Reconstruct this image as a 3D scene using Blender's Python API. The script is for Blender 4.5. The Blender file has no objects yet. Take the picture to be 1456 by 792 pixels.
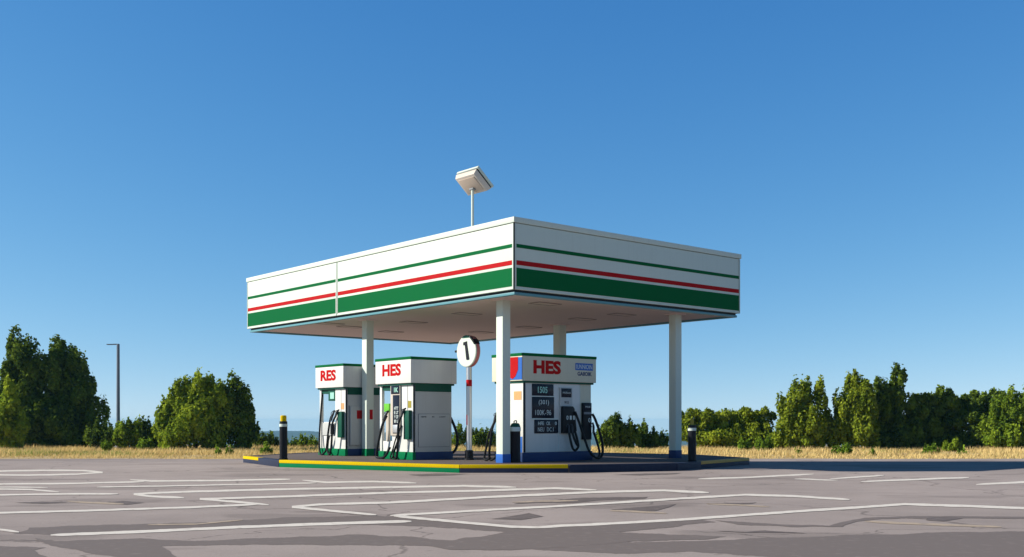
import bpy, bmesh, math, random
import numpy as np
from mathutils import Vector, Matrix, noise as mnoise

R = math.radians
scene = bpy.context.scene
COL = scene.collection
rng = np.random.default_rng(7)
random.seed(11)

# ------------------------------------------------------------------ camera
F, HZ, CX, EYE = 1486.0, 600.0, 728.0, 1.24      # focal length and horizon of the photograph, eye height in metres
cam = bpy.data.cameras.new('camera')
cam.sensor_width = 36.0
cam.lens = 36.0 * F / 1456.0
cam.shift_y = (HZ - 396.0) / 1456.0
cam.clip_start, cam.clip_end = 0.1, 20000.0
cam_o = bpy.data.objects.new('camera', cam)
cam_o.location = (0, 0, EYE)
cam_o.rotation_euler = (R(90), 0, 0)
COL.objects.link(cam_o)
scene.camera = cam_o


def at(px, py, z=0.0):
    """survey: the point at height z that the photograph shows at px, py"""
    d = F * (EYE - z) / (py - HZ)
    return Vector(((px - CX) / F * d, d, z))


def smooth(a, b, t):
    t = min(1.0, max(0.0, (t - a) / (b - a)))
    return t * t * (3 - 2 * t)


def ground_z(x, y):
    z = -0.40 * smooth(31.0, 44.0, y)
    if y > 66:
        z -= 0.065 * (y - 66) if y < 966 else 0.065 * 900
    return z


# ------------------------------------------------------------------ materials
def new_mat(name):
    m = bpy.data.materials.new(name)
    m.use_nodes = True
    nt = m.node_tree
    return m, nt, nt.nodes['Principled BSDF']


def paint(name, col, rough=0.45, var=0.06, scale=3.0, metal=0.0, bump=0.0, grime=0.0, spec=.12):
    m, nt, b = new_mat(name)
    N, L = nt.nodes, nt.links
    tc = N.new('ShaderNodeTexCoord')
    n1 = N.new('ShaderNodeTexNoise'); n1.inputs['Scale'].default_value = scale; n1.inputs['Detail'].default_value = 6
    L.new(tc.outputs['Object'], n1.inputs['Vector'])
    r = N.new('ShaderNodeMapRange'); r.inputs[3].default_value = 1 - var; r.inputs[4].default_value = 1 + var
    L.new(n1.outputs[0], r.inputs[0])
    mx = N.new('ShaderNodeMix'); mx.data_type = 'RGBA'; mx.blend_type = 'MULTIPLY'; mx.inputs[0].default_value = 1
    mx.inputs[6].default_value = (*col, 1)
    L.new(r.outputs[0], mx.inputs[7])
    out = mx.outputs[2]
    if grime:
        # thin rain streaks running down the paint
        mp = N.new('ShaderNodeMapping'); mp.inputs['Scale'].default_value = (9, 9, 0.35)
        L.new(tc.outputs['Object'], mp.inputs[0])
        n2 = N.new('ShaderNodeTexNoise'); n2.inputs['Scale'].default_value = 2.2; n2.inputs['Detail'].default_value = 5
        L.new(mp.outputs[0], n2.inputs['Vector'])
        r2 = N.new('ShaderNodeMapRange'); r2.inputs[1].default_value = 0.52; r2.inputs[2].default_value = 0.75
        r2.inputs[3].default_value = 0.0; r2.inputs[4].default_value = grime
        L.new(n2.outputs[0], r2.inputs[0])
        m2 = N.new('ShaderNodeMix'); m2.data_type = 'RGBA'
        L.new(r2.outputs[0], m2.inputs[0]); L.new(out, m2.inputs[6])
        m2.inputs[7].default_value = (col[0] * .45 + .05, col[1] * .43 + .045, col[2] * .4 + .03, 1)
        out = m2.outputs[2]
    L.new(out, b.inputs['Base Color'])
    r3 = N.new('ShaderNodeMapRange'); r3.inputs[3].default_value = max(0.05, rough - .1); r3.inputs[4].default_value = min(1, rough + .12)
    L.new(n1.outputs[0], r3.inputs[0]); L.new(r3.outputs[0], b.inputs['Roughness'])
    b.inputs['Metallic'].default_value = metal
    b.inputs['Specular IOR Level'].default_value = spec
    if bump:
        bp = N.new('ShaderNodeBump'); bp.inputs['Strength'].default_value = bump; bp.inputs['Distance'].default_value = 0.01
        n4 = N.new('ShaderNodeTexNoise'); n4.inputs['Scale'].default_value = 60; L.new(tc.outputs['Object'], n4.inputs['Vector'])
        L.new(n4.outputs[0], bp.inputs['Height']); L.new(bp.outputs[0], b.inputs['Normal'])
    return m


M = {
    'white': paint('white_paint', (.575, .635, .555), .5, .03, 1.2, grime=.10),
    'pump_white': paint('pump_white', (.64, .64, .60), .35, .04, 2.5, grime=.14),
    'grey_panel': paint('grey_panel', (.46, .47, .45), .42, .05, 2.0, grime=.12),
    'green': paint('green_paint', (.002, .108, .030), .6, .06, 2.0, grime=.05, spec=.03),
    'red': paint('red_paint', (.40, .010, .012), .6, .05, 2.0, spec=.03),
    'letter_red': paint('letter_red', (.42, .006, .006), .6, .05, 3.0, spec=.03),
    'teal': paint('teal_trim', (.11, .27, .31), .35, .05, 2.0),
    'dark_trim': paint('dark_trim', (.018, .024, .03), .45, .1, 4.0),
    'soffit': paint('soffit_white', (.70, .57, .53), .8, .06, .8, spec=.05),
    'dark_green': paint('dark_green_paint', (.008, .075, .048), .4, .08, 3.0),
    'navy': paint('navy_paint', (.02, .045, .13), .45, .1, 3.0, grime=.15),
    'blue': paint('blue_paint', (.03, .12, .42), .42, .08, 3.0),
    'black': paint('black_plastic', (.012, .013, .016), .4, .2, 6.0),
    'rubber': paint('black_rubber', (.012, .013, .014), .42, .2, 9.0),
    'screen': paint('dark_screen', (.012, .016, .028), .15, .1, 5.0),
    'steel': paint('brushed_steel', (.55, .56, .57), .32, .08, 6.0, metal=.7),
    'nozzle': paint('nozzle_grey', (.05, .055, .06), .4, .2, 8.0),
    'pole_grey': paint('pole_grey', (.16, .19, .23), .5, .1, 3.0),
    'pale': paint('pale_print', (.62, .70, .66), .5, .05, 5.0),
    'print_green': paint('green_print', (.30, .58, .48), .5, .05, 5.0),
    'line_grey': paint('seam_grey', (.20, .21, .22), .6, .05, 5.0),
    'orange': paint('orange_sticker', (.62, .33, .14), .5, .15, 18.0),
    'olive': paint('olive_sticker', (.30, .25, .04), .5, .2, 18.0),
    'lime': paint('lime_sticker', (.13, .46, .04), .5, .25, 14.0),
    'beige': paint('beige_trim', (.48, .43, .36), .5, .08, 4.0),
    'cream': paint('cream_panel', (.58, .56, .43), .45, .05, 2.0, grime=.12),
    'yellow': paint('yellow_kerb_paint', (.60, .42, .003), .6, .12, 2.2, grime=.18, bump=.2, spec=.03),
    'kerb_green': paint('green_kerb_paint', (.002, .150, .055), .6, .12, 2.2, grime=.12, bump=.2, spec=.03),
    'kerb_dark': paint('dark_kerb_shade', (.022, .028, .055), .55, .2, 2.2, grime=.2, bump=.2),  # dark kerb; on sides turned from the sun, shade put into the colour
    'kerb_tan': paint('tan_kerb_paint', (.66, .36, .10), .6, .15, 2.2, grime=.2, bump=.2),
    'slab': paint('island_concrete', (.115, .095, .088), .85, .2, 1.5, bump=.3),
    'bark': paint('bark', (.09, .065, .045), .9, .3, 6.0, bump=.6),
    'lamp_white': paint('lamp_housing', (.56, .49, .42), .45, .05, 3.0),
    'lamp_frame': paint('lamp_frame', (.30, .24, .22), .6, .05, 3.0),
    'lens': paint('lamp_lens', (.50, .40, .32), .3, .06, 3.0),
}


def ground_mat(name, c1, c2, s1, s2, rough=.9, bump=.3):
    m, nt, b = new_mat(name)
    N, L = nt.nodes, nt.links
    tc = N.new('ShaderNodeTexCoord')
    na = N.new('ShaderNodeTexNoise'); na.inputs['Scale'].default_value = s1; na.inputs['Detail'].default_value = 8
    nb = N.new('ShaderNodeTexNoise'); nb.inputs['Scale'].default_value = s2; nb.inputs['Detail'].default_value = 4
    for n in (na, nb):
        L.new(tc.outputs['Object'], n.inputs['Vector'])
    ad = N.new('ShaderNodeMath'); ad.operation = 'MULTIPLY_ADD'; ad.inputs[1].default_value = .45
    L.new(nb.outputs[0], ad.inputs[0]); L.new(na.outputs[0], ad.inputs[2])
    mr = N.new('ShaderNodeMapRange'); mr.inputs[1].default_value = .48; mr.inputs[2].default_value = .95
    L.new(ad.outputs[0], mr.inputs[0])
    mx = N.new('ShaderNodeMix'); mx.data_type = 'RGBA'; mx.inputs[6].default_value = (*c1, 1); mx.inputs[7].default_value = (*c2, 1)
    L.new(mr.outputs[0], mx.inputs[0]); L.new(mx.outputs[2], b.inputs['Base Color'])
    b.inputs['Roughness'].default_value = rough
    bp = N.new('ShaderNodeBump'); bp.inputs['Strength'].default_value = bump; bp.inputs['Distance'].default_value = .01
    L.new(nb.outputs[0], bp.inputs['Height']); L.new(bp.outputs[0], b.inputs['Normal'])
    return m


def asphalt_mat():
    m, nt, b = new_mat('asphalt')
    N, L = nt.nodes, nt.links
    tc = N.new('ShaderNodeTexCoord')

    def nz(scale, detail, vec_scale=(1, 1, 1)):
        mp = N.new('ShaderNodeMapping'); mp.inputs['Scale'].default_value = vec_scale
        L.new(tc.outputs['Object'], mp.inputs[0])
        n = N.new('ShaderNodeTexNoise'); n.inputs['Scale'].default_value = scale; n.inputs['Detail'].default_value = detail
        L.new(mp.outputs[0], n.inputs['Vector'])
        return n.outputs[0]

    def rng_(src, a, b_, c, d):
        r = N.new('ShaderNodeMapRange'); r.inputs[1].default_value = a; r.inputs[2].default_value = b_
        r.inputs[3].default_value = c; r.inputs[4].default_value = d
        L.new(src, r.inputs[0]); return r.outputs[0]

    def mul(a, b_):
        q = N.new('ShaderNodeMath'); q.operation = 'MULTIPLY'; L.new(a, q.inputs[0]); L.new(b_, q.inputs[1]); return q.outputs[0]
    broad = rng_(nz(.16, 4, (1, .8, 1)), .35, .65, .88, 1.10)
    mott = rng_(nz(1.1, 6), .3, .7, .93, 1.06)
    grit = rng_(nz(70, 3), .3, .7, .86, 1.12)
    wear = rng_(nz(.42, 3, (.55, 1.2, 1)), .57, .61, 1.0, .80)     # old repairs with an edge of their own
    # hairline cracks wandering across the lot
    dn = N.new('ShaderNodeTexNoise'); dn.inputs['Scale'].default_value = .9; dn.inputs['Detail'].default_value = 5
    L.new(tc.outputs['Object'], dn.inputs['Vector'])
    dv = N.new('ShaderNodeVectorMath'); dv.operation = 'MULTIPLY_ADD'; dv.inputs[1].default_value = (1.6, 1.6, 0)
    L.new(dn.outputs[1], dv.inputs[0]); L.new(tc.outputs['Object'], dv.inputs[2])
    vo = N.new('ShaderNodeTexVoronoi'); vo.feature = 'DISTANCE_TO_EDGE'; vo.inputs['Scale'].default_value = .22
    L.new(dv.outputs[0], vo.inputs['Vector'])
    crack = rng_(vo.outputs['Distance'], .0015, .006, .62, 1.0)
    fleck = rng_(nz(5.5, 2), .66, .72, 1.0, .84)
    v = mul(mul(mul(broad, mott), mul(grit, wear)), mul(crack, fleck))
    mx = N.new('ShaderNodeMix'); mx.data_type = 'RGBA'; mx.blend_type = 'MULTIPLY'; mx.inputs[0].default_value = 1
    mx.inputs[6].default_value = (.345, .290, .266, 1)
    L.new(v, mx.inputs[7]); L.new(mx.outputs[2], b.inputs['Base Color'])
    b.inputs['Roughness'].default_value = .92
    b.inputs['Specular IOR Level'].default_value = .15
    bp = N.new('ShaderNodeBump'); bp.inputs['Strength'].default_value = .25; bp.inputs['Distance'].default_value = .006
    L.new(nz(110, 3), bp.inputs['Height']); L.new(bp.outputs[0], b.inputs['Normal'])
    return m


def worn_mat(name, col, edge=.42, soft=.1, rough=.8, gap=None):
    """paint or tar colour, worn or broken up in flecks"""
    m, nt, b = new_mat(name)
    N, L = nt.nodes, nt.links
    tc = N.new('ShaderNodeTexCoord')
    n = N.new('ShaderNodeTexNoise'); n.inputs['Scale'].default_value = 9; n.inputs['Detail'].default_value = 7
    L.new(tc.outputs['Object'], n.inputs['Vector'])
    r = N.new('ShaderNodeMapRange'); r.inputs[1].default_value = edge - soft; r.inputs[2].default_value = edge + soft
    L.new(n.outputs[0], r.inputs[0])
    mx = N.new('ShaderNodeMix'); mx.data_type = 'RGBA'
    mx.inputs[6].default_value = (*(gap or tuple(c * .62 for c in col)), 1); mx.inputs[7].default_value = (*col, 1)
    L.new(r.outputs[0], mx.inputs[0]); L.new(mx.outputs[2], b.inputs['Base Color'])
    b.inputs['Roughness'].default_value = rough
    b.inputs['Specular IOR Level'].default_value = .15
    return m


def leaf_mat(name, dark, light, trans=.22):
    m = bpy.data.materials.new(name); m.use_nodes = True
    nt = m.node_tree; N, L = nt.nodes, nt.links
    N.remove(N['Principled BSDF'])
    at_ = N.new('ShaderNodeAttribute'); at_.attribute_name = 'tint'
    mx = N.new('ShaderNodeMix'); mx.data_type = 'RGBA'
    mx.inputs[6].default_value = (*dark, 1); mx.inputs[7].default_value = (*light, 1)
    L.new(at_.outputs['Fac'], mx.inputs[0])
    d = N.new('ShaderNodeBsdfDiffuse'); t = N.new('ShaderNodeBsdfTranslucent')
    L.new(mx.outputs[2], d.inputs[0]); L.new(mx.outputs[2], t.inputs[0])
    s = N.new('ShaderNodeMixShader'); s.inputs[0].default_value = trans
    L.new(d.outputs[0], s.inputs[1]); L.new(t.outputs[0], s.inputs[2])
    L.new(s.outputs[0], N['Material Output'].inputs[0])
    return m


M['asphalt'] = asphalt_mat()
M['earth'] = ground_mat('dry_earth', (.40, .27, .11), (.52, .38, .17), .5, 9)
M['valley'] = ground_mat('valley_fields', (.05, .075, .035), (.09, .11, .04), .02, .2)
M['hill'] = ground_mat('wooded_hill', (.030, .050, .035), (.050, .075, .045), .01, .06)
M['marking'] = worn_mat('worn_road_paint', (.70, .645, .575), .36, .10, gap=(.50, .44, .39))
M['tan_line'] = worn_mat('old_tan_line', (.44, .35, .26), .42, .12, gap=(.31, .255, .22))
M['dark_patch'] = worn_mat('dark_asphalt', (.178, .148, .135), .34, .10, gap=(.225, .188, .172))  # darker ground tone, mottled by noise
M['oil'] = worn_mat('oil_stain', (.140, .116, .108), .4, .12, gap=(.20, .166, .15))
M['leaf_mid'] = leaf_mat('foliage_mid', (.070, .130, .014), (.330, .430, .034), .34)
M['leaf_dark'] = leaf_mat('foliage_dark', (.032, .066, .012), (.225, .310, .034), .30)
M['leaf_olive'] = leaf_mat('foliage_olive', (.095, .150, .014), (.410, .470, .040), .34)
M['leaf_sunny'] = leaf_mat('foliage_sunny', (.13, .20, .018), (.45, .53, .045), .36)
M['leaf_bright'] = leaf_mat('foliage_bright', (.060, .120, .012), (.30, .44, .04), .42)
M['straw'] = leaf_mat('dry_grass', (.46, .33, .12), (.80, .61, .27), .3)
M['straw_green'] = leaf_mat('green_grass', (.10, .16, .03), (.32, .36, .08), .3)


# ------------------------------------------------------------------ mesh building
class MB:
    """collects shapes for ONE mesh object"""

    def __init__(self):
        self.bm = bmesh.new()

    def box(self, x0, x1, y0, y1, z0, z1, bev=0.0):
        b = bmesh.new()
        bmesh.ops.create_cube(b, size=1.0)
        bmesh.ops.transform(b, matrix=Matrix.Translation(((x0 + x1) / 2, (y0 + y1) / 2, (z0 + z1) / 2)) @
                            Matrix.Diagonal((x1 - x0, y1 - y0, z1 - z0, 1)), verts=b.verts)
        if bev:
            bmesh.ops.bevel(b, geom=b.edges[:], offset=bev, segments=2, profile=.6, affect='EDGES')
        self._add(b)
        return self

    def _add(self, b, mat=None):
        if mat is not None:
            bmesh.ops.transform(b, matrix=mat, verts=b.verts)
        me = bpy.data.meshes.new('tmp'); b.to_mesh(me); b.free()
        self.bm.from_mesh(me); bpy.data.meshes.remove(me)

    def prism(self, pts, z0, z1, mat=None, bev=0.0):
        b = bmesh.new()
        lo = [b.verts.new((x, y, z0)) for x, y in pts]
        hi = [b.verts.new((x, y, z1)) for x, y in pts]
        n = len(pts)
        b.faces.new(lo[::-1]); b.faces.new(hi)
        for i in range(n):
            b.faces.new((lo[i], lo[(i + 1) % n], hi[(i + 1) % n], hi[i]))
        bmesh.ops.recalc_face_normals(b, faces=b.faces[:])
        if bev:
            bmesh.ops.bevel(b, geom=b.edges[:], offset=bev, segments=2, profile=.6, affect='EDGES')
        self._add(b, mat)
        return self

    def lathe(self, prof, seg=28, mat=None):
        b = bmesh.new()
        rings = []
        for r, z in prof:
            rings.append([b.verts.new((r * math.cos(2 * math.pi * k / seg), r * math.sin(2 * math.pi * k / seg), z)) for k in range(seg)])
        for a, c in zip(rings, rings[1:]):
            for k in range(seg):
                b.faces.new((a[k], a[(k + 1) % seg], c[(k + 1) % seg], c[k]))
        b.faces.new(rings[0][::-1]); b.faces.new(rings[-1])
        bmesh.ops.recalc_face_normals(b, faces=b.faces[:])
        self._add(b, mat)
        return self

    def tube(self, pts, rad, seg=10, fine=6):
        """smooth hose through the points; rad is a number or one per point"""
        P = [Vector(p) for p in pts]
        rads = [rad] * len(P) if not hasattr(rad, '__len__') else list(rad)
        if fine > 1 and len(P) > 2:
            Q, rr = [], []
            for i in range(len(P) - 1):
                a = P[i - 1] if i else P[0] * 2 - P[1]
                d = P[i + 2] if i + 2 < len(P) else P[-1] * 2 - P[-2]
                for k in range(fine):
                    t = k / fine
                    Q.append(.5 * (2 * P[i] + (P[i + 1] - a) * t + (2 * a - 5 * P[i] + 4 * P[i + 1] - d) * t * t + (3 * P[i] - a - 3 * P[i + 1] + d) * t ** 3))
                    rr.append(rads[i] * (1 - t) + rads[i + 1] * t)
            Q.append(P[-1]); rr.append(rads[-1])
        else:
            Q, rr = P, rads
        b = bmesh.new()
        rings = []
        ref = Vector((.31, .52, .79))
        for i, p in enumerate(Q):
            t = (Q[min(i + 1, len(Q) - 1)] - Q[max(i - 1, 0)]).normalized()
            u = (ref - t * ref.dot(t)).normalized(); v = t.cross(u); ref = u
            rings.append([b.verts.new(p + (u * math.cos(2 * math.pi * k / seg) + v * math.sin(2 * math.pi * k / seg)) * rr[i]) for k in range(seg)])
        for a, c in zip(rings, rings[1:]):
            for k in range(seg):
                b.faces.new((a[k], a[(k + 1) % seg], c[(k + 1) % seg], c[k]))
        b.faces.new(rings[0][::-1]); b.faces.new(rings[-1])
        bmesh.ops.recalc_face_normals(b, faces=b.faces[:])
        self._add(b)
        return self

    def text(self, s, h, mat, bold=.02, depth=.004, width=None, align='CENTER'):
        """lettering: letters stand along local x/y of mat, height h, squeezed to a width"""
        cu = bpy.data.curves.new('tmp', 'FONT')
        cu.body = s; cu.size = 1.0; cu.offset = bold; cu.extrude = .5; cu.align_x = 'LEFT'; cu.resolution_u = 3
        o = bpy.data.objects.new('tmp', cu); COL.objects.link(o)
        dg = bpy.context.evaluated_depsgraph_get(); dg.update()
        me = bpy.data.meshes.new_from_object(o.evaluated_get(dg))
        COL.objects.unlink(o); bpy.data.objects.remove(o); bpy.data.curves.remove(cu)
        co = np.empty(len(me.vertices) * 3); me.vertices.foreach_get('co', co); co = co.reshape(-1, 3)
        lo, hi = co.min(0), co.max(0)
        sy = h / (hi[1] - lo[1]); sx = (width / (hi[0] - lo[0])) if width else sy
        co = (co - [lo[0], lo[1], 0]) * [sx, sy, depth]
        co[:, 0] -= (hi[0] - lo[0]) * sx * .5
        co[:, 2] += depth * .5 + .0005
        me.vertices.foreach_set('co', co.ravel())
        b = bmesh.new(); b.from_mesh(me); bpy.data.meshes.remove(me)
        self._add(b, mat)
        return self

    def build(self, name, mat, parent=None, smooth_deg=32):
        me = bpy.data.meshes.new(name)
        self.bm.to_mesh(me); self.bm.free()
        me.materials.append(mat)
        me.polygons.foreach_set('use_smooth', [True] * len(me.polygons))
        if smooth_deg:
            me.set_sharp_from_angle(angle=R(smooth_deg))
        o = bpy.data.objects.new(name, me); COL.objects.link(o)
        if parent:
            o.parent = parent
        return o


def on_y(x, y, z):      # a face looking along -y: text x -> +x, text y -> +z
    return Matrix(((1, 0, 0, x), (0, 0, -1, y), (0, 1, 0, z), (0, 0, 0, 1)))


def on_x(x, y, z):      # a face looking along -x: text x -> -y, text y -> +z
    return Matrix(((0, 0, -1, x), (-1, 0, 0, y), (0, 1, 0, z), (0, 0, 0, 1)))


def thing(name, label, cat, loc=(0, 0, 0), rz=0.0, group=None):
    o = bpy.data.objects.new(name, None); COL.objects.link(o)
    o.location = loc; o.rotation_euler = (0, 0, rz); o.empty_display_size = .2
    o['label'] = label; o['category'] = cat
    if group:
        o['group'] = group
    return o


def grid_sheet(name, xs, ys, mat, zf, kind='structure', edge=None):
    nx, ny = len(xs), len(ys)
    v = []
    for j, y in enumerate(ys):
        for x in xs:
            yy = y + (edge(x) if edge and j == ny - 1 else 0)
            v.append((x, yy, zf(x, yy)))
    f = [(j * nx + i, j * nx + i + 1, (j + 1) * nx + i + 1, (j + 1) * nx + i) for j in range(ny - 1) for i in range(nx - 1)]
    me = bpy.data.meshes.new(name); me.from_pydata(v, [], f); me.materials.append(mat)
    me.polygons.foreach_set('use_smooth', [True] * len(f))
    o = bpy.data.objects.new(name, me); COL.objects.link(o); o['kind'] = kind
    return o


# ------------------------------------------------------------------ ground, asphalt, hills
xs_far = [-3400, -2200, -1200, -500, -200, -100, -60] + list(range(-50, 51, 2)) + [60, 100, 200, 500, 1200, 2200, 3400]
ys_far = [-300, -60, 0, 15, 25, 31] + [31 + .8 * k for k in range(1, 17)] + list(range(45, 67, 1)) + [66.5, 70, 80, 100, 150, 250, 450, 700, 966, 1500, 2100, 2800, 3700]
grid_sheet('ground', xs_far, ys_far, M['earth'], ground_z)


def lot_edge(x):
    return .55 * mnoise.noise((x * .33, 3.1, 0)) + .2 * mnoise.noise((x * 1.7, 9.1, 0))


xs_lot = [-120, -80, -60] + [x * .5 for x in range(-100, 101)] + [60, 80, 120]
ys_lot = [-40, 0, 15, 25, 31] + [31 + .8 * k for k in range(1, 17)] + [45.0, 46.2]
grid_sheet('asphalt_lot', xs_lot, ys_lot, M['asphalt'], lambda x, y: ground_z(x, y) + .012, edge=lot_edge)


def make_hills():
    xs = np.linspace(-1700, 1700, 260); rows = [(2150, 0), (2250, .45), (2400, .85), (2600, 1.0), (3000, .7), (3600, 0)]
    v, f = [], []
    for y, k in rows:
        for x in xs:
            top = 33 + 6 * mnoise.noise((x * .0022, 1.7, 0)) + 7 * mnoise.noise((x * .008, 4.2, y * .001)) + 2.2 * mnoise.noise((x * .05, 2.2, y * .01))
            top += 9 * math.exp(-((x + 490) / 140) ** 2)
            v.append((x, y, -59.5 + k * top))
    n = len(xs)
    for j in range(len(rows) - 1):
        for i in range(n - 1):
            f.append((j * n + i, j * n + i + 1, (j + 1) * n + i + 1, (j + 1) * n + i))
    me = bpy.data.meshes.new('hills'); me.from_pydata(v, [], f); me.materials.append(M['hill'])
    me.polygons.foreach_set('use_smooth', [True] * len(f))
    o = bpy.data.objects.new('hills', me); COL.objects.link(o); o['kind'] = 'structure'


make_hills()

# painted lines: surveyed on the photograph, laid on the asphalt as thin sheets
LINES = [
    ([(-30, 671.5), (60, 669.6), (120, 670), (146, 672.6), (110, 675.2), (40, 676.6), (-30, 676)], 2.0),
    ([(185, 683), (215, 685.3), (330, 684), (413, 682.5)], 2.2),
    ([(-40, 690), (110, 688.5), (205, 686)], 2.0),
    ([(138, 694), (300, 691), (450, 688)], 1.6),
    ([(430, 684), (465, 687), (530, 685.6), (592, 688)], 2.2),
    ([(-40, 693.2), (68, 694.6)], 1.4),
    ([(-40, 696), (45, 697.5), (84, 701)], 2.0),
    ([(-40, 706), (80, 704), (168, 703.5)], 2.2),
    ([(262, 709), (215, 707.2), (190, 704), (232, 701.6), (350, 698), (550, 694), (660, 692), (734, 694)], 2.6),
    ([(382, 719.5), (330, 714.5), (284, 711), (400, 707.5), (550, 702), (700, 698.5), (790, 695.5), (848, 698)], 2.6),
    ([(-40, 732), (150, 727), (270, 723), (370, 718.5)], 2.6),
    ([(535, 734), (480, 729), (415, 722.5), (455, 719), (560, 716), (700, 708), (850, 701), (945, 698.8), (1008, 702)], 3.0),
    ([(72, 763), (200, 758), (350, 751), (480, 746), (585, 743)], 3.6),
    ([(-40, 750), (0, 755), (27, 758.5)], 3.2),
    ([(560, 735.5), (650, 744), (728, 751), (765, 752), (800, 749.5), (850, 747.5), (930, 743), (1000, 738.5), (1090, 732), (1160, 727), (1230, 722.5), (1287, 718.5), (1370, 721), (1500, 726)], 3.2),
    ([(555, 735), (728, 725), (850, 718), (960, 711), (1060, 705), (1130, 707), (1208, 712)], 2.8),
    ([(993, 682), (1060, 680), (1157, 675)], 2.0),
    ([(1130, 682), (1192, 684)], 1.6),
    ([(1180, 682), (1257, 677)], 1.8),
    ([(1224, 686), (1300, 683), (1378, 680)], 2.2),
    ([(1388, 690), (1500, 684.5)], 2.6),
]
TAN = [
    ([(728, 715.5), (770, 714), (822, 713)], 2.0), ([(868, 727.5), (905, 729), (948, 731.5)], 2.2),
    ([(1230, 743), (1300, 746.5), (1424, 751)], 2.6), ([(96, 714), (130, 716), (176, 718)], 2.2),
    ([(1005, 718), (1050, 719.5), (1094, 722)], 1.8), ([(210, 748), (280, 747), (345, 741)], 1.6),
]


def flat_strip(name, line, h, z, mat):
    # resample so the edge can wander a little, as brushed paint does
    P = []
    for (x0, y0), (x1, y1) in zip(line, line[1:]):
        n = max(2, int(abs(x1 - x0) / 9))
        P += [(x0 + (x1 - x0) * k / n, y0 + (y1 - y0) * k / n) for k in range(n)]
    P.append(line[-1])
    v, f = [], []
    for i, (x, y) in enumerate(P):
        t = min(1.0, min(i, len(P) - 1 - i) / 2.0 + .35)
        w = h * .52 * t * (1 + .22 * mnoise.noise((x * .05, y * .3, 1.0)))
        o = .35 * mnoise.noise((x * .02, y, 5.0))
        zz = z + .0004 * i / max(1, len(P))
        for s in (-1, 1):
            p = at(x, y + o + s * w, 0)
            v.append((p.x, p.y, ground_z(p.x, p.y) + zz))
    for i in range(len(P) - 1):
        f.append((2 * i, 2 * i + 1, 2 * i + 3, 2 * i + 2))
    me = bpy.data.meshes.new(name); me.from_pydata(v, [], f); me.materials.append(mat)
    bm_ = bmesh.new(); bm_.from_mesh(me)
    for fc in bm_.faces:
        fc.normal_update()
        if fc.normal.z < 0:
            fc.normal_flip()
    bm_.to_mesh(me); bm_.free()
    o = bpy.data.objects.new(name, me); COL.objects.link(o); o['kind'] = 'structure'


for i, (ln, h) in enumerate(LINES):
    flat_strip('road_marking', ln, h, .0165 + .0007 * (i % 4), M['marking'])
for i, (ln, h) in enumerate(TAN):
    flat_strip('faded_road_marking', ln, h, .0160, M['tan_line'])

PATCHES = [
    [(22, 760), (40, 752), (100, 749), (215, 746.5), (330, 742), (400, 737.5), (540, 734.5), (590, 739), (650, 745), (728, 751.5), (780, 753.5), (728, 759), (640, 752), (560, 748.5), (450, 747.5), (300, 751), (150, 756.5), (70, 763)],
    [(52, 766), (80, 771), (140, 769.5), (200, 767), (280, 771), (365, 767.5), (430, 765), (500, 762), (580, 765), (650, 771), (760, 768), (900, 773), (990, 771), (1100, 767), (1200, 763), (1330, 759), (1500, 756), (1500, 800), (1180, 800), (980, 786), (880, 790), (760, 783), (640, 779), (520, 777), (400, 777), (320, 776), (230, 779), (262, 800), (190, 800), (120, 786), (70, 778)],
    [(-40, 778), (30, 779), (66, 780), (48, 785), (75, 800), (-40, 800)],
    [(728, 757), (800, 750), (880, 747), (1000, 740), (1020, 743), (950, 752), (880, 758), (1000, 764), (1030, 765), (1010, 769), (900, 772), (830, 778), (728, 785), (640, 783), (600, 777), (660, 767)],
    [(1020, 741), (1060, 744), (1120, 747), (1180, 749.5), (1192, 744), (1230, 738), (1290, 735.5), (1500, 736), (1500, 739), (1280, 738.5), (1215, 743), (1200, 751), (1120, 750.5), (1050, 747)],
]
OIL = [
    [(748, 714), (790, 712), (830, 709), (920, 708), (916, 710), (850, 713), (820, 716), (775, 716.5), (730, 718)],
    [(870, 726), (930, 721), (962, 718), (950, 723), (932, 728), (905, 729)],
    [(1000, 717), (1045, 716.5), (1076, 716), (1068, 718), (1030, 719.5)],
    [(1018, 757), (1060, 758.5), (1090, 756), (1150, 760), (1090, 759), (1070, 759.8), (1030, 758)],
    [(20, 716), (60, 714.5), (95, 716), (60, 718)], [(140, 717), (175, 713.5), (205, 716), (180, 719)],
    [(700, 740), (752, 731), (772, 736), (740, 741)],
    [(1320, 737.5), (1355, 736), (1370, 739), (1340, 743), (1318, 741)],
    [(580, 676), (620, 674), (668, 674.5), (640, 677), (600, 678)],
    [(870, 676), (920, 674.4), (966, 673.4), (958, 675), (910, 677)],
]


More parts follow.
